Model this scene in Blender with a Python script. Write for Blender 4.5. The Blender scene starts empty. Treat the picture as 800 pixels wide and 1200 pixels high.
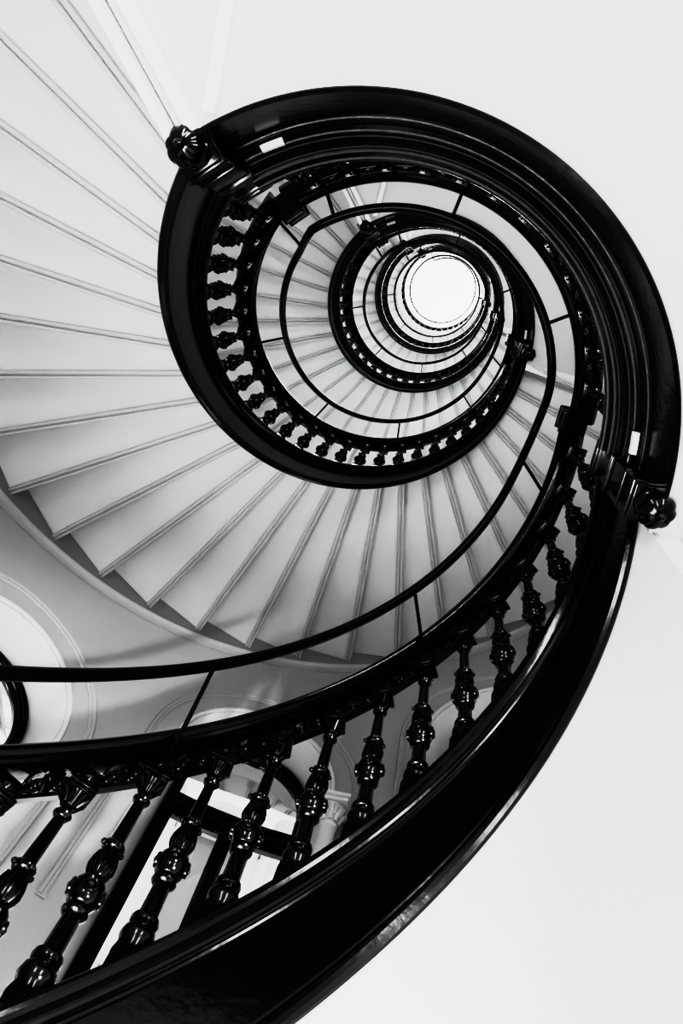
import bpy, bmesh, math, random
from math import sin, cos, pi
from mathutils import Vector, Matrix
random.seed(4)
scene = bpy.context.scene
COL = scene.collection
T = 2 * pi

# ------------------------------------------------------------------ helpers
def P(th, r, z):
    """stair plan angle (rising anticlockwise seen from below), radius, height"""
    return Vector((r * cos(th), -r * sin(th), z))

def link(name, me, mat, parent=None, smooth=None):
    o = bpy.data.objects.new(name, me)
    COL.objects.link(o)
    if mat is not None and len(me.materials) == 0:
        me.materials.append(mat)
    if parent is not None:
        o.parent = parent
        o.matrix_parent_inverse = parent_inv(parent)
    return o

def world_of(o):
    m = o.matrix_basis.copy()
    q = o
    while q.parent is not None:
        m = q.parent.matrix_basis @ q.matrix_parent_inverse @ m
        q = q.parent
    return m

def parent_inv(parent):
    return world_of(parent).inverted()

def finish(bm, smooth_angle=None):
    bmesh.ops.recalc_face_normals(bm, faces=bm.faces[:])
    me = bpy.data.meshes.new('mesh')
    if smooth_angle is not None:
        lim = math.radians(smooth_angle)
        for f in bm.faces:
            f.smooth = True
        for e in bm.edges:
            if len(e.link_faces) == 2 and e.calc_face_angle(0) > lim:
                e.smooth = False
    bm.to_mesh(me)
    bm.free()
    return me

def obj(name, bm, mat, parent=None, smooth=None):
    me = finish(bm, smooth)
    me.name = name
    return link(name, me, mat, parent)

def thing(name, label, cat, loc=(0, 0, 0), group=None):
    o = bpy.data.objects.new(name, None)
    COL.objects.link(o)
    o.location = loc
    o.empty_display_size = 0.1
    o['label'] = label
    o['category'] = cat
    if group:
        o['group'] = group
    return o

def struct(o):
    o['kind'] = 'structure'
    return o

def add_box(bm, M, sx, sy, sz, bev=0.0):
    r = bmesh.ops.create_cube(bm, size=1.0, matrix=M @ Matrix.Diagonal((sx, sy, sz, 1)))
    if bev > 0:
        es = set()
        for v in r['verts']:
            es.update(v.link_edges)
        bmesh.ops.bevel(bm, geom=list(es), offset=bev, segments=2, profile=0.5, affect='EDGES')

def lathe(bm, prof, n=16, M=Matrix.Identity(4)):
    """prof = [(radius, z)] bottom to top"""
    rings = []
    for r, z in prof:
        rings.append([bm.verts.new(M @ Vector((r * cos(T * i / n), r * sin(T * i / n), z))) for i in range(n)])
    for a, b in zip(rings, rings[1:]):
        for i in range(n):
            j = (i + 1) % n
            bm.faces.new((a[i], a[j], b[j], b[i]))
    bm.faces.new(rings[0])
    bm.faces.new(rings[-1])

def tube(bm, pts, rad, n=8, caps=True):
    pts = [Vector(p) for p in pts]
    rings = []
    up = None
    for i, p in enumerate(pts):
        d = (pts[min(i + 1, len(pts) - 1)] - pts[max(i - 1, 0)]).normalized()
        if up is None:
            up = Vector((0, 0, 1)) if abs(d.z) < 0.9 else Vector((1, 0, 0))
        s = d.cross(up)
        if s.length < 1e-6:
            s = d.cross(Vector((1, 0, 0)))
        s.normalize()
        u = s.cross(d).normalized()
        up = u
        rr = rad[i] if isinstance(rad, (list, tuple)) else rad
        rings.append([bm.verts.new(p + rr * (cos(T * k / n) * s + sin(T * k / n) * u)) for k in range(n)])
    for a, b in zip(rings, rings[1:]):
        for k in range(n):
            j = (k + 1) % n
            bm.faces.new((a[k], a[j], b[j], b[k]))
    if caps:
        bm.faces.new(rings[0])
        bm.faces.new(rings[-1])

def sweep(bm, prof, ths, zfun, closed=True, caps=True):
    """prof [(r,h)] carried along plan angles; zfun(th) lifts it"""
    rings = []
    for th in ths:
        z0 = zfun(th)
        rings.append([bm.verts.new(P(th, r, z0 + h)) for r, h in prof])
    n = len(prof)
    for a, b in zip(rings, rings[1:]):
        for i in range(n if closed else n - 1):
            j = (i + 1) % n
            bm.faces.new((a[i], a[j], b[j], b[i]))
    if closed and caps:
        bm.faces.new(rings[0])
        bm.faces.new(rings[-1])

def lin(a, b, n):
    return [a + (b - a) * i / (n - 1) for i in range(n)]

def ball(bm, c, r, sx=1, sy=1, sz=1, seg=12, R=None):
    M = Matrix.Translation(c)
    if R is not None:
        M = M @ R
    bmesh.ops.create_uvsphere(bm, u_segments=seg, v_segments=max(6, seg * 2 // 3), radius=r,
                              matrix=M @ Matrix.Diagonal((sx, sy, sz, 1)))

# ------------------------------------------------------------------ materials
def mat(name, col, rough, noise=0.0, nscale=3.0, bump=0.0, bscale=40.0, coat=0.0, spec=0.5):
    m = bpy.data.materials.new(name)
    m.use_nodes = True
    nt = m.node_tree
    b = nt.nodes['Principled BSDF']
    b.inputs['Roughness'].default_value = rough
    b.inputs['Specular IOR Level'].default_value = spec
    if coat:
        b.inputs['Coat Weight'].default_value = coat
        b.inputs['Coat Roughness'].default_value = 0.06
    tc = nt.nodes.new('ShaderNodeTexCoord')
    n = nt.nodes.new('ShaderNodeTexNoise')
    n.inputs['Scale'].default_value = nscale
    n.inputs['Detail'].default_value = 5
    nt.links.new(tc.outputs['Object'], n.inputs['Vector'])
    rp = nt.nodes.new('ShaderNodeValToRGB')
    rp.color_ramp.elements[0].position = 0.3
    rp.color_ramp.elements[1].position = 0.7
    a = max(0.0, col * (1 - noise))
    rp.color_ramp.elements[0].color = (a, a, a, 1)
    rp.color_ramp.elements[1].color = (col, col, col, 1)
    nt.links.new(n.outputs['Fac'], rp.inputs['Fac'])
    nt.links.new(rp.outputs['Color'], b.inputs['Base Color'])
    if bump:
        n2 = nt.nodes.new('ShaderNodeTexNoise')
        n2.inputs['Scale'].default_value = bscale
        n2.inputs['Detail'].default_value = 3
        nt.links.new(tc.outputs['Object'], n2.inputs['Vector'])
        bp = nt.nodes.new('ShaderNodeBump')
        bp.inputs['Strength'].default_value = bump
        bp.inputs['Distance'].default_value = 0.01
        nt.links.new(n2.outputs['Fac'], bp.inputs['Height'])
        nt.links.new(bp.outputs['Normal'], b.inputs['Normal'])
    return m

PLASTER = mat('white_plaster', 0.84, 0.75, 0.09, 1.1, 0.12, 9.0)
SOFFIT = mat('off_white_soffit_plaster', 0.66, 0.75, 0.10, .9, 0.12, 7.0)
STRINGSHADE = mat('grey_wall_string_shade', 0.42, 0.7, 0.06, 2.0)  # darker grey puts the shade beside the wall into the colour
WALLGREY = mat('pale_grey_wall_plaster', 0.62, 0.75, 0.05, 1.6, 0.12, 9.0)
STEPWHITE = mat('white_painted_stone', 0.86, 0.5, 0.03, 2.5, 0.05, 14.0)
TRIMWHITE = mat('white_trim_paint', 0.88, 0.45, 0.02, 3.0)
NOSINGSHADE = mat('grey_white_edge_shade', 0.72, 0.5, 0.05, 3.0)  # greyer tone puts the shading of the step edge into the colour
BLACK = mat('black_gloss_paint', 0.004, 0.17, 0.3, 8.0, 0.07, 30.0, 0.0, 0.6)
BLACKFLAT = mat('black_panel_paint', 0.005, 0.38, 0.3, 6.0, 0.10, 25.0, 0.0, 0.35)
BLACKMETAL = mat('black_satin_steel', 0.004, 0.30, 0.2, 10.0, spec=0.3)
GREYFLOOR = mat('pale_stone_floor', 0.55, 0.5, 0.15, 2.0, 0.05, 20.0)
FACADE = mat('pale_facade_render', 0.72, 0.8, 0.05, 0.8)
FACADEGREY = mat('grey_facade_glass', 0.11, 0.4, 0.1, 1.0)
FACADETRIM = mat('facade_stone_trim', 0.28, 0.7, 0.06, 1.2)

def glass_mat():
    m = bpy.data.materials.new('clear_window_glass')
    m.use_nodes = True
    nt = m.node_tree
    nt.nodes.clear()
    out = nt.nodes.new('ShaderNodeOutputMaterial')
    mix = nt.nodes.new('ShaderNodeMixShader')
    fr = nt.nodes.new('ShaderNodeFresnel')
    fr.inputs['IOR'].default_value = 1.45
    tr = nt.nodes.new('ShaderNodeBsdfTransparent')
    tr.inputs['Color'].default_value = (0.96, 0.96, 0.96, 1)
    gl = nt.nodes.new('ShaderNodeBsdfGlossy')
    gl.inputs['Roughness'].default_value = 0.03
    nt.links.new(fr.outputs[0], mix.inputs[0])
    nt.links.new(tr.outputs[0], mix.inputs[1])
    nt.links.new(gl.outputs[0], mix.inputs[2])
    nt.links.new(mix.outputs[0], out.inputs['Surface'])
    return m
GLASS = glass_mat()

def frosted_mat():
    m = bpy.data.materials.new('backlit_frosted_glass')
    m.use_nodes = True
    nt = m.node_tree
    b = nt.nodes['Principled BSDF']
    b.inputs['Base Color'].default_value = (0.9, 0.9, 0.9, 1)
    b.inputs['Roughness'].default_value = 0.6
    b.inputs['Emission Color'].default_value = (1, 1, 1, 1)
    b.inputs['Emission Strength'].default_value = 0.8
    return m
FROST = frosted_mat()

# ------------------------------------------------------------------ stair geometry
PHI = 2.3266                     # landings cover plan angles 0..PHI, flights PHI..2pi
ZL = [-1.913, 2.006, 5.976, 10.112, 14.47, 18.0]
HH = [ZL[i + 1] - ZL[i] for i in range(5)]
R_WALL = 2.77
FLOOR_Z = -1.46

def zflight(k):
    """nominal height along flight k (rises from landing k to landing k+1), local angle PHI..2pi"""
    return lambda th: ZL[k] + HH[k] * (th - PHI) / (T - PHI)

def wof(th):
    return (th - PHI) / (T - PHI)

FL_A, FL_B = 2.34, 6.26         # black string of a flight
STEP0, DSTEP = 2.278, 0.1553

FLIGHT_PROF = [(1.012, .215), (1.011, .19), (1.008, .170), (1.000, .162), (.990, .163), (.980, .174), (.976, .19),
               (.980, .206), (.990, .216), (.9965, .219), (.9965, .226), (.991, .229), (.989, .236), (.9905, .243), (.997, .247),
               (.997, .505), (.990, .508), (.987, .516), (.989, .523), (.984, .528), (.977, .530), (.972, .538), (.972, .546),
               (.964, .552), (.953, .558), (.947, .571), (.946, .585), (.950, .598), (.960, .606), (1.04, .61), (1.04, .40), (1.012, .40)]
def bead(r, h, q, n=5):
    """half-round bead of radius q, centred r,h, bulging towards the well"""
    return [(r - q * sin(pi * i / n), h - q * cos(pi * i / n)) for i in range(n + 1)]
LAND_PROF = ([(1.006, .06), (1.006, .004), (1.002, 0), (.990, 0), (.990, .258), (.985, .262)] +
             bead(.984, .272, .008) + [(.980, .283), (.975, .290), (.972, .303), (.970, .318), (.962, .326)] + bead(.960, .338, .009) +
             [(.964, .350), (.964, .366), (.955, .370)] + bead(.952, .380, .007) + [(.948, .389), (.946, .402), (.941, .414), (.932, .420)] +
             bead(.930, .430, .008) + [(.934, .440), (.934, .458), (.926, .462)] + bead(.922, .473, .009) + [(.920, .484), (.916, .494), (.908, .502)] +
             bead(.908, .518, .012) + [(.908, .532), (.903, .540), (.903, .562), (.915, .570), (.94, .585), (.95, .60), (1.04, .60), (1.04, .06)])
RAIL_PROF = [(.925, 1.368), (.928, 1.386), (.940, 1.40), (.965, 1.407), (1.02, 1.407), (1.045, 1.40), (1.055, 1.386), (1.058, 1.368), (1.053, 1.350),
             (1.045, 1.340), (1.042, 1.328), (1.034, 1.318), (.950, 1.318), (.942, 1.326), (.940, 1.340), (.930, 1.350)]

def hr_off(th):        # handrail offset on a flight
    return -.054 + .207 * wof(th)
def st_off(th):        # string offset on a flight
    return .063 * wof(th) - .012

# ---------------- baluster (unit built for heights 0.58 .. 1.32, i.e. z 0..0.74)
def baluster_meshes(n=16, slope=0.0):
    shaft = bmesh.new()
    prof = [(.030, .045), (.034, .055), (.034, .065),
            (.040, .075), (.044, .088), (.040, .104), (.031, .112), (.029, .118), (.035, .122), (.037, .130), (.035, .138), (.027, .142),
            (.0245, .146), (.0225, .232), (.030, .236), (.0345, .243), (.030, .252), (.022, .256)]
    lathe(shaft, prof, n)
    prof = [(.021, .336), (.024, .340), (.028, .350), (.031, .366), (.029, .388), (.023, .408), (.020, .420), (.028, .424), (.032, .432), (.028, .440),
            (.020, .444), (.0195, .45), (.0165, .585), (.022, .589), (.0265, .597), (.022, .605), (.017, .609), (.017, .625)]
    lathe(shaft, prof, n)
    for k in range(8):       # ribs of the vase
        a = T * k / 8
        tube(shaft, [(r * cos(a), r * sin(a), z) for r, z in ((.023, .341), (.029, .352), (.0325, .367), (.0305, .388), (.024, .410))], .0048, 6)
    for k in range(4):       # little leaves at the neck ring
        a = T * k / 4 + .4
        ball(shaft, Vector((.032 * cos(a), .032 * sin(a), .428)), .008, seg=8)
    knob = bmesh.new()
    lathe(knob, [(.020, .254), (.030, .259), (.039, .272), (.0435, .290), (.0435, .302), (.039, .318), (.030, .332), (.020, .338)], n)
    for k in range(4):
        a = T * k / 4
        R = Matrix.Rotation(a, 4, 'Z') @ Matrix.Rotation(pi / 2, 4, 'Y')
        M = Matrix.Translation(Vector((.040 * cos(a), .040 * sin(a), .296))) @ R
        lathe(knob, [(.021, -.004), (.021, .004), (.017, .007), (.013, .004), (.010, .004), (.009, .008), (.004, .011)], 12, M)
    base = bmesh.new()
    # flared leafy foot
    rings = []
    for hw, z in ((.040, .0), (.040, .022), (.038, .034), (.033, .055), (.031, .064)):
        rings.append([base.verts.new((x * hw, y * hw, z - y * hw * slope * (1 if z < .03 else 0))) for x, y in ((-1, -1), (1, -1), (1, 1), (-1, 1))])
    for a, b in zip(rings, rings[1:]):
        for i in range(4):
            base.faces.new((a[i], a[(i + 1) % 4], b[(i + 1) % 4], b[i]))
    base.faces.new(rings[0]); base.faces.new(rings[-1])
    for k in range(4):
        a = T * k / 4
        for s in (-.022, 0, .022):
            M = Matrix.Rotation(a, 4, 'Z')
            tube(base, [M @ Vector((.038, s * .85, .030)), M @ Vector((.037, s * .8, .040)), M @ Vector((.032, s * .6, .060))], [.004, .005, .004], 6)
    cap = bmesh.new()
    lathe(cap, [(.017, .622), (.021, .630), (.025, .645), (.030, .662), (.034, .672)], n)
    add_box(cap, Matrix.Translation((0, 0, .683)), .082, .082, .016, .003)
    add_box(cap, Matrix.Translation((0, 0, .670)), .070, .070, .010, .002)
    add_box(cap, Matrix.Translation((0, 0, .716)), .060, .060, .052, .004)
    for k in range(4):
        M = Matrix.Rotation(T * k / 4, 4, 'Z')
        for s in (-.014, .014):
            tube(cap, [M @ Vector((.018, s * .7, .628)), M @ Vector((.027, s, .648)), M @ Vector((.036, s * 1.3, .660))], [.005, .006, .004], 6)
        M2 = M @ Matrix.Translation((.030, 0, .716)) @ Matrix.Rotation(pi / 2, 4, 'Y')
        lathe(cap, [(.017, -.003), (.017, .004), (.010, .006), (.006, .009)], 10, M2)
    return finish(shaft, 40), finish(knob, 40), finish(base, 50), finish(cap, 40)
SHAFT, KNOB, FOOT, CAP = baluster_meshes(16)
FOOTS = baluster_meshes(8, .85)[2]
def joined(meshes):
    bm = bmesh.new()
    for m in meshes:
        bm.from_mesh(m)
    return finish(bm, 40)
SIMPLE = joined(baluster_meshes(10))
SIMPLES = joined(baluster_meshes(10, .85))
for m_, n_ in ((SHAFT, 'baluster_shaft'), (KNOB, 'knob'), (FOOT, 'foot'), (CAP, 'capital'), (SIMPLE, 'baluster'), (SIMPLES, 'baluster'), (FOOTS, 'foot')):
    m_.name = n_
    m_.materials.append(BLACK)

def place(o, parent, M):
    o.parent = parent
    o.matrix_parent_inverse = Matrix.Identity(4)
    o.matrix_basis = M
    return o

R_BAL = .992
def baluster(parent, th, zbase, ztop, detailed, sloped):
    s = (ztop - zbase) / .74
    M = Matrix.Translation(P(th, R_BAL, zbase)) @ Matrix.Rotation(-th, 4, 'Z') @ Matrix.Diagonal((1, 1, s, 1))
    if detailed:
        o = bpy.data.objects.new('baluster', SHAFT); COL.objects.link(o)
        place(o, parent, M)
        for nm, me in (('knob', KNOB), ('foot', FOOTS if sloped else FOOT), ('capital', CAP)):
            c = bpy.data.objects.new(nm, me); COL.objects.link(c)
            place(c, o, Matrix.Identity(4))
    else:
        o = bpy.data.objects.new('baluster', SIMPLES if sloped else SIMPLE); COL.objects.link(o)
        place(o, parent, M)
    return o

def scroll_mesh(width, slope, detailed):
    """pierced scroll panel: local x along the run, z up, sheared by slope"""
    bm = bmesh.new()
    w = width / 2
    def S(x, z, y=0.0):
        return Vector((x, y, z + x * slope))
    n = 8 if detailed else 5
    def plate(poly, th=.010):
        a = [bm.verts.new(S(x, z, -th)) for x, z in poly]
        b = [bm.verts.new(S(x, z, th)) for x, z in poly]
        m = len(poly)
        for i in range(m):
            bm.faces.new((a[i], a[(i + 1) % m], b[(i + 1) % m], b[i]))
        bm.faces.new(a); bm.faces.new(b)
    plate([(-w, -.004), (w, -.004), (w, .012), (-w, .012)], .014)
    plate([(-w, .094), (w, .094), (w, .135), (-w, .135)], .016)
    for sg in (-1, 1):      # corner webs
        plate([(sg * w, .095), (sg * w * .55, .095), (sg * w * .80, .084), (sg * w * .93, .062), (sg * w, .030)])
        plate([(sg * w, .010), (sg * w * .78, .010), (sg * w * .94, .020), (sg * w, .034)])
        plate([(0, .095), (sg * w * .34, .095), (sg * w * .14, .086), (0, .070)])
    def spiral(cx, cz, r0, turns, a0, sgn, rad):
        N = 14 if detailed else 9
        pts = []
        for i in range(N):
            t = i / (N - 1)
            r = r0 * (1 - .8 * t)
            a = a0 + sgn * turns * T * t
            pts.append(S(cx + r * cos(a), cz + r * sin(a)))
        tube(bm, pts, [rad * (1 - .2 * i / (N - 1)) for i in range(N)], n)
        ball(bm, pts[-1], rad * 1.4, seg=8)
    for sg in (-1, 1):
        spiral(sg * w * .45, .044, .026, 1.15, pi / 2 + sg * .9, -sg, .0068)
        tube(bm, [S(sg * w * .98, .070), S(sg * w * .82, .070), S(sg * w * .70, .050), S(sg * w * .80, .028), S(sg * w * .92, .022)], [.004, .008, .009, .007, .004], n)
        tube(bm, [S(0, .008), S(sg * w * .07, .036), S(sg * w * .20, .066), S(sg * w * .33, .088)], [.006, .010, .010, .005], n)
    return finish(bm, 40)

def scroll_panel(parent, th, z, me):
    o = bpy.data.objects.new('scroll_panel', me); COL.objects.link(o)
    # local x along increasing angle
    M = Matrix.Translation(P(th, R_BAL - .004, z)) @ Matrix.Rotation(-th - pi / 2, 4, 'Z')
    return place(o, parent, M)

# ------------------------------------------------------------------ flights
ORD = ['lowest', 'second', 'third', 'fourth', 'topmost']
FLIGHT_LABEL = ['lowest flight rising from bottom left, its deep black string filling the lower right',
                'second flight up, broad white fan of step undersides at left with black edge string',
                'third flight up, white fan of small steps inside the second black ring',
                'fourth flight up, thin pale ring of steps inside the third black ring',
                'topmost flight, narrow pale band closest around the bright skylight']
BAL_LABEL = ['large black balustrade on the lowest flight, with turned balusters in front of the windows',
             'black balustrade of close-set balusters around left and bottom of the big ring',
             'small black balustrade on the third flight, second ring from outside',
             'tiny black balustrade on the fourth flight, third ring from outside',
             'tiniest black balustrade closest around the skylight, on the topmost flight']
# baluster angles per flight
def flight_balusters(k):
    if k == 0:
        return [4.261 + .1595 * n for n in range(-8, 13)]
    if k == 1:
        return [3.03 + .150 * n for n in range(-4, 22)]
    return [2.42 + .1548 * n for n in range(25)]

for k in range(5):
    zf = zflight(k)
    a0 = FL_A if k else 2.75
    mid = P(4.3, 1.0, zf(4.3))
    fl = thing('stair_flight', FLIGHT_LABEL[k], 'stairs', mid, 'flights of the spiral stair')
    ths = lin(a0, FL_B, 97)
    bm = bmesh.new()
    sweep(bm, FLIGHT_PROF, ths, lambda t: zf(t) + st_off(t))
    st = obj('stringer', bm, BLACK if k < 4 else STEPWHITE, fl, 20)  # white on the topmost flight, black on the others
    st['label'] = 'black moulded edge string' if k < 4 else 'white edge string'
    # wall string
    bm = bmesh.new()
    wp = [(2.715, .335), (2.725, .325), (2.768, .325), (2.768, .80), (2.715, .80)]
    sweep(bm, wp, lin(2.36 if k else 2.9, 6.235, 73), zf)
    ws = obj('wall_string', bm, STRINGSHADE, fl, 30)
    bm = bmesh.new()
    sweep(bm, [(2.700, .352), (2.703, .338), (2.712, .328), (2.725, .322), (2.768, .320), (2.768, .334), (2.730, .336), (2.716, .360)], lin(2.36 if k else 2.9, 6.235, 73), zf)
    obj('moulding', bm, WALLGREY, ws, 35)
    # steps
    dz = HH[k] * DSTEP / (T - PHI)
    for n in range(1, 26):
        t1 = STEP0 + DSTEP * n
        t0 = t1 - DSTEP
        z = zf(t1) + .42
        if z < FLOOR_Z + .05:
            continue
        tr = .016
        bm = bmesh.new()
        top = z + dz - (.0 if n < 25 else 0.12)
        prof = [(t0, z), (t1, z), (t1, top), (t1 - tr, top), (t1 - tr, z + .05), (t0, z + .05)]
        rings = []
        for r in (1.004, 1.45, 1.9, 2.3, 2.716):
            rings.append([bm.verts.new(P(t, r, zz)) for t, zz in prof])
        for a, b in zip(rings, rings[1:]):
            for i in range(6):
                bm.faces.new((a[i], a[(i + 1) % 6], b[(i + 1) % 6], b[i]))
        for rg in (rings[0], rings[-1]):
            bm.faces.new((rg[0], rg[1], rg[4], rg[5]))
            bm.faces.new((rg[1], rg[2], rg[3], rg[4]))
        s = obj('step', bm, STEPWHITE, fl)
        # beaded edge under the step
        bm = bmesh.new()
        d = P(t1, 1, 0); nrm = P(t1 - pi / 2, 1, 0)     # nrm points to the lower side
        sec = [(-.001, .004), (-.001, -.010), (.003, -.016), (.012, -.017), (.018, -.012), (.0185, -.002), (.024, -.002),
               (.0245, -.012), (.032, -.018), (.042, -.016), (.048, -.008), (.048, .004)]
        ra = [bm.verts.new(d * 1.0 + nrm * x + Vector((0, 0, z + y))) for x, y in sec]
        rb = [bm.verts.new(d * 2.714 + nrm * x + Vector((0, 0, z + y))) for x, y in sec]
        m_ = len(sec)
        for i in range(m_):
            bm.faces.new((ra[i], ra[(i + 1) % m_], rb[(i + 1) % m_], rb[i]))
        bm.faces.new(ra); bm.faces.new(rb)
        obj('nosing', bm, NOSINGSHADE, s, 35)
    # balustrade
    ba = thing('balustrade', BAL_LABEL[k], 'balustrade', P(4.3, R_BAL, zf(4.3) + .6), 'balustrades of the stair')
    zoff = world_of(ba).inverted()
    bm = bmesh.new()
    sweep(bm, RAIL_PROF, lin(a0, FL_B + .02, 97), lambda t: zf(t) + hr_off(t))
    obj('handrail', bm, BLACK, ba, 35)
    det = k <= 1
    bt = [t for t in flight_balusters(k) if a0 < t < 6.25]
    sp = bt[1] - bt[0]
    slope = HH[k] / (T - PHI) / R_BAL
    me = scroll_mesh(sp * R_BAL - .05, slope, det)
    me.name = 'scroll_panel'
    me.materials.append(BLACK)
    for t in bt:
        b = baluster(ba, t, zf(t) + st_off(t) + .572, zf(t) + .5 * hr_off(t) + 1.300, det, True)
        b.matrix_basis = zoff @ b.matrix_basis
    for t in bt[:-1]:
        tm = t + sp / 2
        s = scroll_panel(ba, tm, zf(tm) + .5 * hr_off(tm) + 1.232, me)
        s.matrix_basis = zoff @ s.matrix_basis

# ------------------------------------------------------------------ landings
LAND_LABEL = ['nearest landing with smooth white underside and deep black curved fascia along the top right',
              'second landing up, black moulded fascia of the smaller ring right of the skylight',
              'third landing up, short black fascia arc near the skylight',
              'fourth landing up, thin dark arc touching the ring round the skylight',
              'topmost landing directly under the skylight']
LBAL_LABEL = ['black balustrade along the nearest landing, mostly hidden above its deep fascia',
              'black balustrade along the second landing, right of the inner rings',
              'small dark balustrade along the third landing',
              'tiny dark balustrade along the fourth landing', '']

def newel_drop(parent, th, z0):
    """block where string and landing fascia meet, with a melon shaped drop"""
    bm = bmesh.new()
    F = Matrix.Translation(P(th, 0, z0)) @ Matrix.Rotation(-th, 4, 'Z')
    add_box(bm, F @ Matrix.Translation((.985, 0, .35)), .125, .125, .50, .006)
    add_box(bm, F @ Matrix.Translation((.982, 0, .60)), .150, .140, .035, .006)
    add_box(bm, F @ Matrix.Translation((.983, 0, .565)), .140, .132, .02, .005)
    add_box(bm, F @ Matrix.Translation((.983, 0, .40)), .135, .132, .016, .004)
    add_box(bm, F @ Matrix.Translation((.983, 0, .37)), .141, .136, .014, .004)
    add_box(bm, F @ Matrix.Translation((.984, 0, .20)), .134, .130, .014, .004)
    add_box(bm, F @ Matrix.Translation((.99, 0, .115)), .138, .140, .03, .008)
    block = obj('newel_drop', bm, BLACK, parent, 30)
    # plate, melon ball, tip
    c = F @ Vector((.99, 0, .088))
    bm = bmesh.new()
    add_box(bm, F @ Matrix.Translation((.99, 0, .096)), .118, .118, .018, .005)
    lathe(bm, [(.050, -.052), (.056, -.046), (.056, -.038), (.044, -.030), (.042, -.006)], 20, Matrix.Translation(c + Vector((0, 0, .012))))
    obj('collar', bm, BLACK, block, 35)
    bm = bmesh.new()
    cz = c + Vector((0, 0, -.062))
    n, m = 64, 14
    rings = []
    for j in range(1, m):
        v = -pi / 2 + pi * j / m
        rings.append([bm.verts.new(cz + Vector(((.060 * cos(v) * (1 - .09 * (1 - abs(cos(4 * T * i / n))))) * cos(T * i / n),
                                                (.060 * cos(v) * (1 - .09 * (1 - abs(cos(4 * T * i / n))))) * sin(T * i / n), .052 * sin(v)))) for i in range(n)])
    for a, b in zip(rings, rings[1:]):
        for i in range(n):
            bm.faces.new((a[i], a[(i + 1) % n], b[(i + 1) % n], b[i]))
    bm.faces.new(rings[0]); bm.faces.new(rings[-1])
    obj('rosette', bm, BLACK, block, 60)
    bm = bmesh.new()
    lathe(bm, [(.004, -.026), (.013, -.018), (.017, -.006), (.012, .006), (.010, .014)], 12, Matrix.Translation(cz + Vector((0, 0, -.046))))
    obj('tip', bm, BLACK, block, 40)
    # side boss facing outwards
    bm = bmesh.new()
    M = F @ Matrix.Translation((1.045, 0, .17)) @ Matrix.Rotation(pi / 2, 4, 'Y')
    lathe(bm, [(.042, -.01), (.042, .012), (.032, .020), (.028, .022), (.024, .035), (.012, .042)], 16, M)
    obj('side_boss', bm, BLACK, block, 40)
    return block

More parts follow.
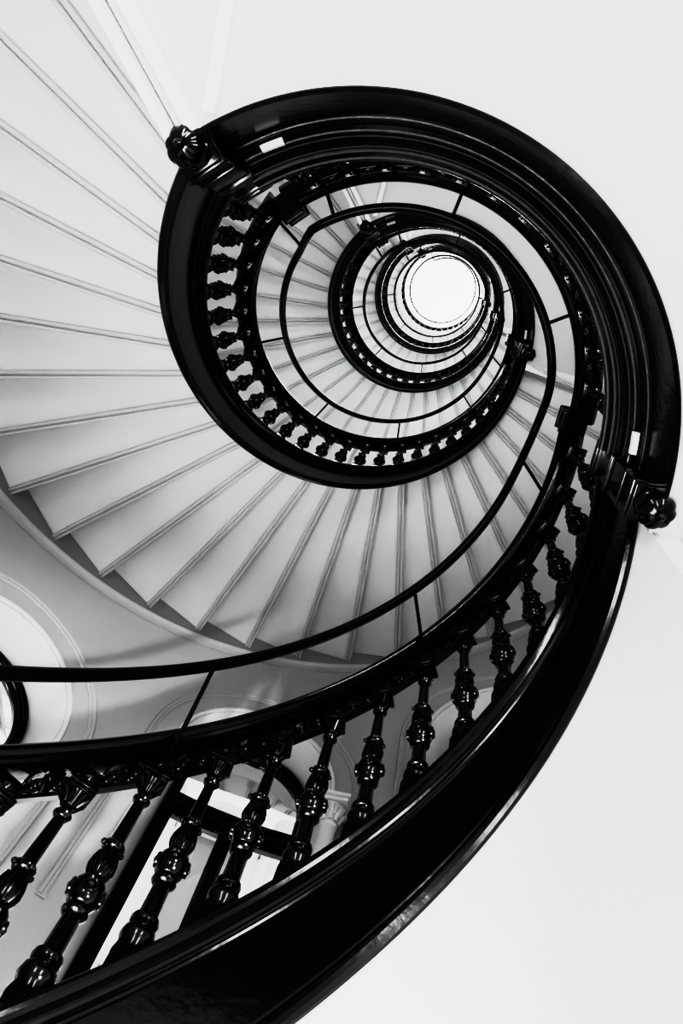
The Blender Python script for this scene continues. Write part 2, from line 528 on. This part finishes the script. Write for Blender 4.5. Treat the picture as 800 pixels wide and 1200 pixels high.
for k in range(1, 6):
    z0 = ZL[k]
    zc = lambda t: z0
    ln = thing('landing', LAND_LABEL[k - 1], 'landing', P(1.15, 1.9, z0), 'landings of the spiral stair')
    bm = bmesh.new()
    sweep(bm, LAND_PROF, lin(.10, 2.215, 65), zc)
    obj('fascia', bm, BLACK if k < 5 else STEPWHITE, ln, 28)
    bm = bmesh.new()
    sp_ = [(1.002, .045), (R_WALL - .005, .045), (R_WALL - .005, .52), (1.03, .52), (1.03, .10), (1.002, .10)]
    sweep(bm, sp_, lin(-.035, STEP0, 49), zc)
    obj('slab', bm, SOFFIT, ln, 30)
    # moulded beam at the foot of the next flight
    bm = bmesh.new()
    for off, wd, dp in ((.012, .040, .045), (-.058, .045, .045), (-.022, .02, .012)):
        t1 = STEP0
        d = P(t1, 1, 0); nrm = P(t1 - pi / 2, 1, 0)
        sec = [(-off - wd / 2, .01), (-off - wd / 2, -dp * .6), (-off - wd / 3, -dp), (-off + wd / 3, -dp), (-off + wd / 2, -dp * .6), (-off + wd / 2, .01)]
        sec = [(-x - .01, y + .045) for x, y in sec]
        ra = [bm.verts.new(d * 1.005 + nrm * (-x) + Vector((0, 0, z0 + y))) for x, y in sec]
        rb = [bm.verts.new(d * (R_WALL - .02) + nrm * (-x) + Vector((0, 0, z0 + y))) for x, y in sec]
        m_ = len(sec)
        for i in range(m_):
            bm.faces.new((ra[i], ra[(i + 1) % m_], rb[(i + 1) % m_], rb[i]))
        bm.faces.new(ra); bm.faces.new(rb)
    obj('edge_beam', bm, TRIMWHITE, ln, 30)
    # flat rib across the underside
    bm = bmesh.new()
    A = P(2.155, 1.035, 0); B = P(1.93, 1.5, 0)
    B = A + (P(2.03, 1.247, 0) - A).normalized() * 1.9
    d = (B - A).normalized(); nr = d.cross(Vector((0, 0, 1)))
    M = Matrix.Translation((A + B) / 2 + Vector((0, 0, z0 + .040))) @ Matrix((( d.x, nr.x, 0, 0), (d.y, nr.y, 0, 0), (0, 0, 1, 0), (0, 0, 0, 1)))
    add_box(bm, M, (B - A).length, .040, .036, .004)
    obj('rib', bm, TRIMWHITE, ln)
    if k < 5:
        newel_drop(ln, .045, z0)
        newel_drop(ln, 2.255, z0)
        for t in (.187, 2.066):       # white plates let into the moulding
            bm = bmesh.new()
            pr = [(.966, .302), (.955, .312), (.953, .338), (.960, .362), (.985, .362), (.985, .302)]
            sweep(bm, pr, lin(t - .040, t + .040, 5), zc)
            p_ = obj('plate', bm, TRIMWHITE, ln, 20)
            p_['label'] = 'small white plate let into the black moulding'
        ba = thing('balustrade', LBAL_LABEL[k - 1], 'balustrade', P(1.15, R_BAL, z0 + .6), 'balustrades of the stair')
        zoff = world_of(ba).inverted()
        bm = bmesh.new()
        sweep(bm, RAIL_PROF, lin(.03, 2.30, 65), zc)
        obj('handrail', bm, BLACK, ba, 35)
        for t, zz in ((.02, .0), (2.30, .0)):
            bm = bmesh.new()
            F = Matrix.Translation(P(t, 0, z0)) @ Matrix.Rotation(-t, 4, 'Z')
            add_box(bm, F @ Matrix.Translation((.958, 0, 1.40)), .115, .10, .21, .008)
            add_box(bm, F @ Matrix.Translation((.958, 0, 1.45)), .132, .115, .022, .006)
            add_box(bm, F @ Matrix.Translation((.958, 0, 1.34)), .132, .115, .022, .006)
            add_box(bm, F @ Matrix.Translation((.958, 0, 1.385)), .125, .085, .022, .006)
            obj('rail_block', bm, BLACK, ba)
        me = scroll_mesh(.1758 * R_BAL - .05, 0.0, k == 1)
        me.name = 'scroll_panel'
        me.materials.append(BLACK)
        bt = [.206 + .1758 * n for n in range(12)]
        for t in bt:
            b = baluster(ba, t, z0 + .59, z0 + 1.31, k == 1, False)
            b.matrix_basis = zoff @ b.matrix_basis
        for t in bt[:-1]:
            s = scroll_panel(ba, t + .0879, z0 + 1.226, me)
            s.matrix_basis = zoff @ s.matrix_basis

# ------------------------------------------------------------------ guard rail (thin tube carried inside the handrail)
def guard_h(t):
    """height over the nominal line at running angle t (0 = landing 1 start)"""
    k = math.floor(t / T)
    u = t - k * T
    zl = ZL[k + 1]
    h1 = HH[k + 1] if k + 1 < 5 else 0
    lo, hi = zl + 1.3686, zl + h1 + 1.3686 + .374
    kn = [(0.0, None), (.16, zl + 1.3686), (2.22, zl + 1.3686)]
    fl = lambda x: zl + h1 * wof(x) + 1.3686 + .199 + .175 * wof(x)
    sm = lambda x: x * x * (3 - 2 * x)
    BW0, BW1 = .60, .36          # easing before / after the landing edge
    if u < BW1:
        kk = k
        pfl = lambda x: ZL[kk] + HH[kk] * wof(x) + 1.3686 + .199 + .175 * wof(x)
        a = min(pfl(T + u), zl + 1.3686 + .374 + .02)
        s = sm((u + BW0) / (BW0 + BW1))
        return a * (1 - s) + (zl + 1.3686) * s
    if u <= 2.25:
        return zl + 1.3686
    if u < 2.45:
        s = (u - 2.25) / .20
        return (zl + 1.3686) * (1 - s) + fl(2.45) * s
    if u <= T - BW0:
        return fl(u)
    s = sm((u - (T - BW0)) / (BW0 + BW1))
    return min(fl(u), zl + h1 + 1.3686 + .394) * (1 - s) + (zl + h1 + 1.3686) * s
gr = thing('guard_rail', 'thin black tube rail winding up the stairwell inside the balustrade on slim brackets', 'rail', P(4.4, .817, 1.7))
t_start, t_end = 3.0 - T, 4 * T + 2.2
bm = bmesh.new()
N = 620
pts = []
for i in range(N):
    t = t_start + (t_end - t_start) * i / (N - 1)
    pts.append(P(t, .817, guard_h(t)))
tube(bm, pts, .0205, 8)
obj('rail', bm, BLACKMETAL, gr, 60)
GR_INV = world_of(gr).inverted()
for k in range(0, 5):
    if k == 0:
        angs = [3.615, 4.40, 5.19, 5.985]
    else:
        angs = [2.42, 3.215, 3.98, 4.75, 5.50, 6.05]
    for t in angs:
        zt = guard_h(t - T + k * T)
        zn = zflight(k)(t)
        ht = zn + hr_off(t)
        bm = bmesh.new()
        if t > 5.9 or t < 2.45:
            tube(bm, [P(t, .817, zt), P(t - .01, .845, zt - .05), P(t - .035, .925, ht + 1.32), P(t - .035, .95, ht + 1.30)], .008, 8)
        else:
            tube(bm, [P(t, .817, zt), P(t + .02, .905, ht + 1.375), P(t + .025, .921, ht + 1.30), P(t + .03, .935, ht + 1.22)], .0075, 8)
        obj('bracket', bm, BLACKMETAL, gr, 60)
    if k:
        for t in (.575, 1.41, 2.1):
            if k == 5: continue
            zt = guard_h((k - 1) * T + t)
            bm = bmesh.new()
            tube(bm, [P(t, .817, zt), P(t, .842, zt - .012), P(t, .935, zt - .004)], .008, 8)
            obj('bracket', bm, BLACKMETAL, gr, 60)

# end post of the top rail
bm = bmesh.new()
tube(bm, [P(2.2, .817, guard_h(t_end)), P(2.2, 1.0, guard_h(t_end))], .018, 8)
obj('end_post', bm, BLACKMETAL, gr)

# ------------------------------------------------------------------ walls with arched windows
WINS = []     # (centre angle, spring z)
for c, zs in ((3.98, 2.78), (4.60, 3.37), (5.22, 4.05)):
    WINS.append((c, zs))
for k in range(1, 4):
    for c, zs in ((3.98, 2.78), (4.60, 3.37), (5.22, 4.05)):
        WINS.append((c, zs + ZL[k + 1] - ZL[1]))
RHO = .55          # opening radius on the wall face
SILL = 2.05        # below the spring line
HALF = RHO / R_WALL
ZTOP = 22.0
cols = set(lin(0, T, 145))
for c, _ in WINS[:3]:
    for i in range(25):
        cols.add(c + HALF * math.sin(-pi / 2 + pi * i / 24))
cols = sorted(cols)
cols = [c for i, c in enumerate(cols) if i == 0 or c - cols[i - 1] > 1e-4]
bm = bmesh.new()
def topz(c, zs, t):
    d = abs(t - c) * R_WALL
    return zs + math.sqrt(max(0, RHO * RHO - d * d))
def quad(t0, t1, a0, a1, b0, b1):
    vs = [bm.verts.new(P(t0, R_WALL, a0)), bm.verts.new(P(t1, R_WALL, a1)), bm.verts.new(P(t1, R_WALL, b1)), bm.verts.new(P(t0, R_WALL, b0))]
    f = bm.faces.new(vs)
    f.smooth = True
for t0, t1 in zip(cols, cols[1:]):
    mid = (t0 + t1) / 2
    holes = sorted([(zs, c) for c, zs in WINS if abs(mid - c) < HALF])
    lo0 = lo1 = FLOOR_Z
    for zs, c in holes:
        quad(t0, t1, lo0, lo1, zs - SILL, zs - SILL)
        lo0, lo1 = topz(c, zs, t0), topz(c, zs, t1)
    quad(t0, t1, lo0, lo1, ZTOP, ZTOP)
bmesh.ops.remove_doubles(bm, verts=bm.verts[:], dist=1e-4)
me = bpy.data.meshes.new('wall_outer')
bm.to_mesh(me); bm.free()
struct(link('wall_outer', me, WALLGREY))

def arch_path(rho, c, zs, low, n=28):
    pts = [(c - rho / R_WALL, low), ]
    for z in lin(low, zs, 6)[1:]:
        pts.append((c - rho / R_WALL, z))
    for i in range(1, n):
        a = pi - pi * i / n
        pts.append((c + rho * cos(a) / R_WALL, zs + rho * sin(a)))
    for z in lin(zs, low, 6):
        pts.append((c + rho / R_WALL, z))
    return pts

def arch_sweep(bm, prof, c, zs, low, closed=True):
    """prof [(rho, r)]"""
    paths = [arch_path(rho, c, zs, low) for rho, r in prof]
    rings = []
    for i in range(len(paths[0])):
        rings.append([bm.verts.new(P(paths[j][i][0], prof[j][1], paths[j][i][1])) for j in range(len(prof))])
    n = len(prof)
    for a, b in zip(rings, rings[1:]):
        for i in range(n if closed else n - 1):
            bm.faces.new((a[i], a[(i + 1) % n], b[(i + 1) % n], b[i]))
    if closed:
        bm.faces.new(rings[0]); bm.faces.new(rings[-1])

def curved_bar(bm, t0, t1, z0, z1, r0, r1, n=6):
    prof = [(r0, z0), (r0, z1), (r1, z1), (r1, z0)]
    sweep(bm, prof, lin(t0, t1, n), lambda t: 0)

for wi, (c, zs) in enumerate(WINS):
    low = zs - SILL
    w = bpy.data.objects.new('window_%d' % (wi + 1), None)
    COL.objects.link(w)
    w.location = P(c, 3.0, low)
    struct(w)
    # splayed reveal
    bm = bmesh.new()
    arch_sweep(bm, [(RHO, R_WALL), (.535, R_WALL + .012), (.426, 3.02), (.426, 3.10)], c, zs, low, closed=False)
    curved_bar(bm, c - HALF, c + HALF, low - .03, low, R_WALL - .02, 3.10)
    obj('reveal', bm, TRIMWHITE, w, 30)
    # black moulded frame
    bm = bmesh.new()
    arch_sweep(bm, [(.428, 2.985), (.420, 2.978), (.411, 2.982), (.408, 2.995), (.400, 2.986), (.392, 2.986), (.388, 3.0), (.380, 2.996), (.374, 3.0), (.369, 3.02), (.365, 3.03), (.365, 3.07), (.445, 3.07)], c, zs, low)
    hw = .365 / R_WALL
    curved_bar(bm, c - hw, c + hw, low, low + .07, 2.99, 3.07)
    obj('frame', bm, BLACK, w, 25)
    bm = bmesh.new()
    for dt, r_ in ((.009, 3.01), (.004, 3.0)):
        curved_bar(bm, c - dt, c + dt, low + .05, zs - .20, r_, 3.06, 3)
    obj('mullion', bm, BLACK, w)
    bm = bmesh.new()
    for a_, b_, r_ in ((-.30, -.17, 3.0), (-.28, -.24, 2.985), (-.215, -.185, 2.985)):
        curved_bar(bm, c - hw - .004, c + hw + .004, zs + a_, zs + b_, r_, 3.07)
    obj('transom', bm, BLACK, w)
    for s in (-1, 1):      # slim sash frames
        bm = bmesh.new()
        a_, b_ = (c - hw, c - .009) if s < 0 else (c + .009, c + hw)
        for (x0, x1) in ((a_, a_ + .007), (b_ - .007, b_)):
            curved_bar(bm, x0, x1, low + .06, zs - .29, 3.015, 3.055, 3)
        curved_bar(bm, a_, b_, zs - .335, zs - .295, 3.015, 3.055, 4)
        curved_bar(bm, a_, b_, low + .06, low + .12, 3.015, 3.055, 4)
        obj('sash', bm, BLACK, w)
    # panes
    bm = bmesh.new()
    pts = arch_path(.368, c, zs, low + .05, 20)
    vs = [bm.verts.new(P(t, 3.04, z)) for t, z in pts]
    bm.faces.new(vs)
    bmesh.ops.triangulate(bm, faces=bm.faces[:])
    obj('pane', bm, GLASS, w)
    # mouldings round the arch
    if wi < 3:
        bm = bmesh.new()
        arch_sweep(bm, [(.555, 2.772), (.553, 2.762), (.562, 2.752), (.578, 2.752), (.586, 2.762), (.586, 2.775)], c, zs, low)
        struct(obj('trim_%d' % (2 * wi + 1), bm, TRIMWHITE, None, 40))
        bm = bmesh.new()
        arch_sweep(bm, [(.70, 2.772), (.70, 2.764), (.712, 2.756), (.722, 2.758), (.728, 2.75), (.742, 2.748), (.75, 2.758), (.752, 2.772)], c, zs, zs - 1.30)
        curved_bar(bm, c - .752 / R_WALL, c - .70 / R_WALL, zs - 1.31, zs - 1.28, 2.756, 2.772, 3)
        struct(obj('trim_%d' % (2 * wi + 2), bm, WALLGREY, None, 40))

# colonnette at the right jamb of the middle window
t_c, z_c = 4.817, 3.20
col_ = thing('colonnette', 'small white column with carved capital beside the arched window', 'column', P(t_c, 2.655, 1.32))
bm = bmesh.new()
lathe(bm, [(.055, 1.40), (.055, 1.43), (.050, 1.44), (.048, 3.0), (.056, 3.01), (.056, 3.025), (.046, 3.03)], 18, Matrix.Translation(P(t_c, 2.655, 0)))
obj('shaft', bm, TRIMWHITE, col_, 35)
bm = bmesh.new()
base = Matrix.Translation(P(t_c, 2.655, 0)) @ Matrix.Rotation(-t_c, 4, 'Z')
lathe(bm, [(.048, 3.03), (.052, 3.06), (.064, 3.11), (.082, 3.145)], 18, base)
for k in range(8):
    a = T * k / 8
    tube(bm, [base @ Vector((r * cos(a), r * sin(a), z)) for r, z in ((.050, 3.035), (.058, 3.07), (.076, 3.10), (.090, 3.115), (.086, 3.10))], [.012, .016, .015, .010, .006], 8)
    a += T / 16
    tube(bm, [base @ Vector((r * cos(a), r * sin(a), z)) for r, z in ((.055, 3.07), (.066, 3.11), (.088, 3.14), (.092, 3.128))], [.012, .014, .010, .006], 8)
add_box(bm, base @ Matrix.Translation((0, 0, 3.165)), .19, .19, .03, .008)
add_box(bm, base @ Matrix.Translation((0, 0, 3.195)), .21, .21, .03, .008)
obj('capital', bm, TRIMWHITE, col_, 40)
bm = bmesh.new()
lathe(bm, [(.075, 1.32), (.078, 1.34), (.070, 1.36), (.060, 1.375), (.064, 1.39), (.055, 1.405)], 18, Matrix.Translation(P(t_c, 2.655, 0)))
obj('base', bm, TRIMWHITE, col_, 35)

# wall closing the space under the lowest flight
bm = bmesh.new()
zf = zflight(0)
ths = lin(2.9, 6.252, 90)
inner = [(bm.verts.new(P(t, 1.010, FLOOR_Z)), bm.verts.new(P(t, 1.010, max(FLOOR_Z + .02, zf(t) + .24)))) for t in ths]
outer = [(bm.verts.new(P(t, 1.10, FLOOR_Z)), bm.verts.new(P(t, 1.10, max(FLOOR_Z + .02, zf(t) + .24)))) for t in ths]
for i in range(len(ths) - 1):
    bm.faces.new((inner[i][0], inner[i + 1][0], inner[i + 1][1], inner[i][1]))
    bm.faces.new((outer[i][0], outer[i + 1][0], outer[i + 1][1], outer[i][1]))
    bm.faces.new((inner[i][1], inner[i + 1][1], outer[i + 1][1], outer[i][1]))
for i in (0, -1):
    bm.faces.new((inner[i][0], inner[i][1], outer[i][1], outer[i][0]))
struct(obj('wall_inner', bm, PLASTER, None, 35))

bm = bmesh.new()
vs = [bm.verts.new(P(t, R_WALL, FLOOR_Z)) for t in lin(0, T, 73)[:-1]]
bm.faces.new(vs)
struct(obj('floor', bm, GREYFLOOR))
# ceiling ring and skylight
bm = bmesh.new()
sweep(bm, [(1.9, 0), (R_WALL, 0), (R_WALL, .15), (1.9, .15)], lin(0, T, 73), lambda t: ZTOP - .15)
bmesh.ops.remove_doubles(bm, verts=bm.verts[:], dist=1e-4)
struct(obj('ceiling', bm, PLASTER, None, 30))
sk = bpy.data.objects.new('window_%d' % (len(WINS) + 1), None)
COL.objects.link(sk); sk.location = (0, 0, ZTOP); struct(sk)
bm = bmesh.new()
vs = [bm.verts.new(P(t, 1.93, ZTOP + .02)) for t in lin(0, T, 73)[:-1]]
bm.faces.new(vs)
obj('pane', bm, FROST, sk)
bm = bmesh.new()
sweep(bm, [(1.84, -.16), (1.92, -.16), (1.95, .02), (1.84, .02)], lin(0, T, 73), lambda t: ZTOP)
obj('frame', bm, TRIMWHITE, sk, 30)

# ------------------------------------------------------------------ building across the street
bd = thing('building', 'pale facade across the street seen through the arched window, with tall windows and cornice', 'building',
           P(4.60, 10.0, FLOOR_Z - 4))
bf = Matrix.Translation(P(4.60, 10.0, 0)) @ Matrix.Rotation(-4.60, 4, 'Z')      # local x outward, y along facade
bm = bmesh.new()
add_box(bm, bf @ Matrix.Translation((1.0, 0, 4.5)), 2.0, 26, 19)
obj('wall', bm, FACADE, bd)
bm = bmesh.new()
for z in (5.0, 10.2):
    add_box(bm, bf @ Matrix.Translation((-.12, 0, z)), .3, 26, .18, .02)
    add_box(bm, bf @ Matrix.Translation((-.2, 0, z + .16)), .5, 26, .14, .02)
obj('cornice', bm, FACADETRIM, bd)
for row, z in enumerate((2.4, 7.4, 12.4)):
    for i in range(-4, 5):
        y = i * 2.3 + .4
        bm = bmesh.new()
        M = bf @ Matrix.Translation((0, y, z))
        for (dy, dz, sy, sz) in ((-.72, 0, .16, 2.6), (.72, 0, .16, 2.6), (0, -1.35, 1.8, .16), (0, 1.38, 1.7, .2)):
            add_box(bm, M @ Matrix.Translation((-.06, dy, dz)), .22, sy, sz, .02)
        # round hood above the window
        pts = []
        for q in range(13):
            a = pi * q / 12
            pts.append(M @ Vector((-.08, .78 * cos(a), 1.48 + .55 * sin(a))))
        tube(bm, pts, .09, 8)
        fr = obj('window', bm, FACADETRIM, bd, 30)
        bm = bmesh.new()
        add_box(bm, M @ Matrix.Translation((-.012, 0, 0)), .02, 1.3, 2.56)
        obj('pane', bm, FACADEGREY, fr)
        if row == 1:
            bm = bmesh.new()
            lathe(bm, [(.20, -2.1), (.20, -2.0), (.15, -1.95), (.13, 1.5), (.17, 1.55), (.24, 1.85), (.24, 1.95)], 14, bf @ Matrix.Translation((-.22, y + 1.15, z)))
            obj('column', bm, FACADETRIM, bd, 35)

# ------------------------------------------------------------------ light
w = bpy.data.worlds.new('overcast_sky')
scene.world = w
w.use_nodes = True
bg = w.node_tree.nodes['Background']
bg.inputs['Color'].default_value = (1, 1, 1, 1)
bg.inputs['Strength'].default_value = 3.0

def area(name, loc, target, size, power, size_y=None):
    L = bpy.data.lights.new(name, 'AREA')
    L.energy = power
    L.size = size
    if size_y:
        L.shape = 'RECTANGLE'; L.size_y = size_y
    o = bpy.data.objects.new(name, L)
    COL.objects.link(o)
    o.location = loc
    d = Vector(target) - Vector(loc)
    o.rotation_euler = d.to_track_quat('-Z', 'Y').to_euler()
    return o
def point(name, loc, power, rad=.08):
    L = bpy.data.lights.new(name, 'POINT')
    L.energy = power
    L.shadow_soft_size = rad
    o = bpy.data.objects.new(name, L)
    COL.objects.link(o)
    o.location = loc
    return o
# unseen fill lights added near the hall floor, aimed up
area('floor_fill', P(1.0, 1.9, FLOOR_Z + .15), P(1.0, 1.9, 3), .5, 3)
area('stair_fill', P(2.7, .75, FLOOR_Z + .1), P(4.3, 1.7, 3.8), .45, 20)
area('well_fill', P(3.3, .3, FLOOR_Z + .1), P(3.3, .3, 5), 1.3, 48)
for t_ in (1.0, 1.85):
    area('hall_streak_fill', P(t_, 2.62, 1.0), P(t_ + .2, 0, 1.0), .45, 27, 1.7)  # unseen panels added to lay streaks on the black strings
sp = bpy.data.lights.new('hall_edge_fill', 'SPOT')  # unseen spot added to throw a shadow edge on the inner wall
sp.energy = 260
sp.spot_size = math.radians(62)
sp.spot_blend = .5
sp.shadow_soft_size = .05
so = bpy.data.objects.new('hall_edge_fill', sp)
COL.objects.link(so)
so.location = P(.675, 1.92, -.3)
so.rotation_euler = (P(5.2, 1.0, .7) - Vector(so.location)).to_track_quat('-Z', 'Y').to_euler()
point('tread_fill', P(3.7, 1.95, .2), 9, .35)  # unseen fill added to brighten the wall at lower left
# unseen fill lights added over treads and landings to brighten the soffits
for k in range(0, 5):
    for t in (2.9, 4.6, 5.7):
        if k == 0 and t < 3.5: continue
        point('tread_fill', P(t, 2.3, zflight(k)(t) + 1.0), 4 if k == 0 else 14 + 8 * k, .25)
    if k: point('landing_fill', P(1.15, 2.2, ZL[k] + 1.1), 45 if k == 1 else 45 + 12 * k, .25)
area('skylight_lamp', (0, 0, ZTOP - .3), (0, 0, 0), 3.0, 300)

# ------------------------------------------------------------------ camera
cam = bpy.data.cameras.new('camera')
co = bpy.data.objects.new('camera', cam)
COL.objects.link(co)
Rm = ((0.96638743, -0.19634249, 0.16596677), (0.24332526, 0.90692693, -0.34391331), (-0.08299494, 0.37273741, 0.92421787))
X = Vector(Rm[0]); Y = -Vector(Rm[1]); Z = -Vector(Rm[2])
M = Matrix((X, Y, Z)).transposed().to_4x4()
M.translation = Vector((0.22016963, -0.60413932, 0.0))
co.matrix_world = M
cam.sensor_fit = 'AUTO'
cam.sensor_width = 36.0
cam.lens = 36.0 * 767.2079 / 1200.0
cam.clip_start = 0.02
cam.clip_end = 200
scene.camera = co
scene.view_settings.view_transform = 'Standard'
scene.view_settings.look = 'None'
scene.view_settings.exposure = 0.0
vs_ = scene.view_settings
vs_.use_curve_mapping = True
vs_.curve_mapping.white_level = (2.0, 2.0, 2.0)
cu = vs_.curve_mapping.curves[3]
for x, y in ((.015, .004), (.05, .035), (.09, .15), (.13, .40), (.18, .64), (.26, .77), (.45, .82)):
    cu.points.new(x, y)
cu.points[-1].location = (1.0, .92)
vs_.curve_mapping.update()
scene.cycles.use_denoising = True
scene.cycles.max_bounces = 10
scene.cycles.diffuse_bounces = 2
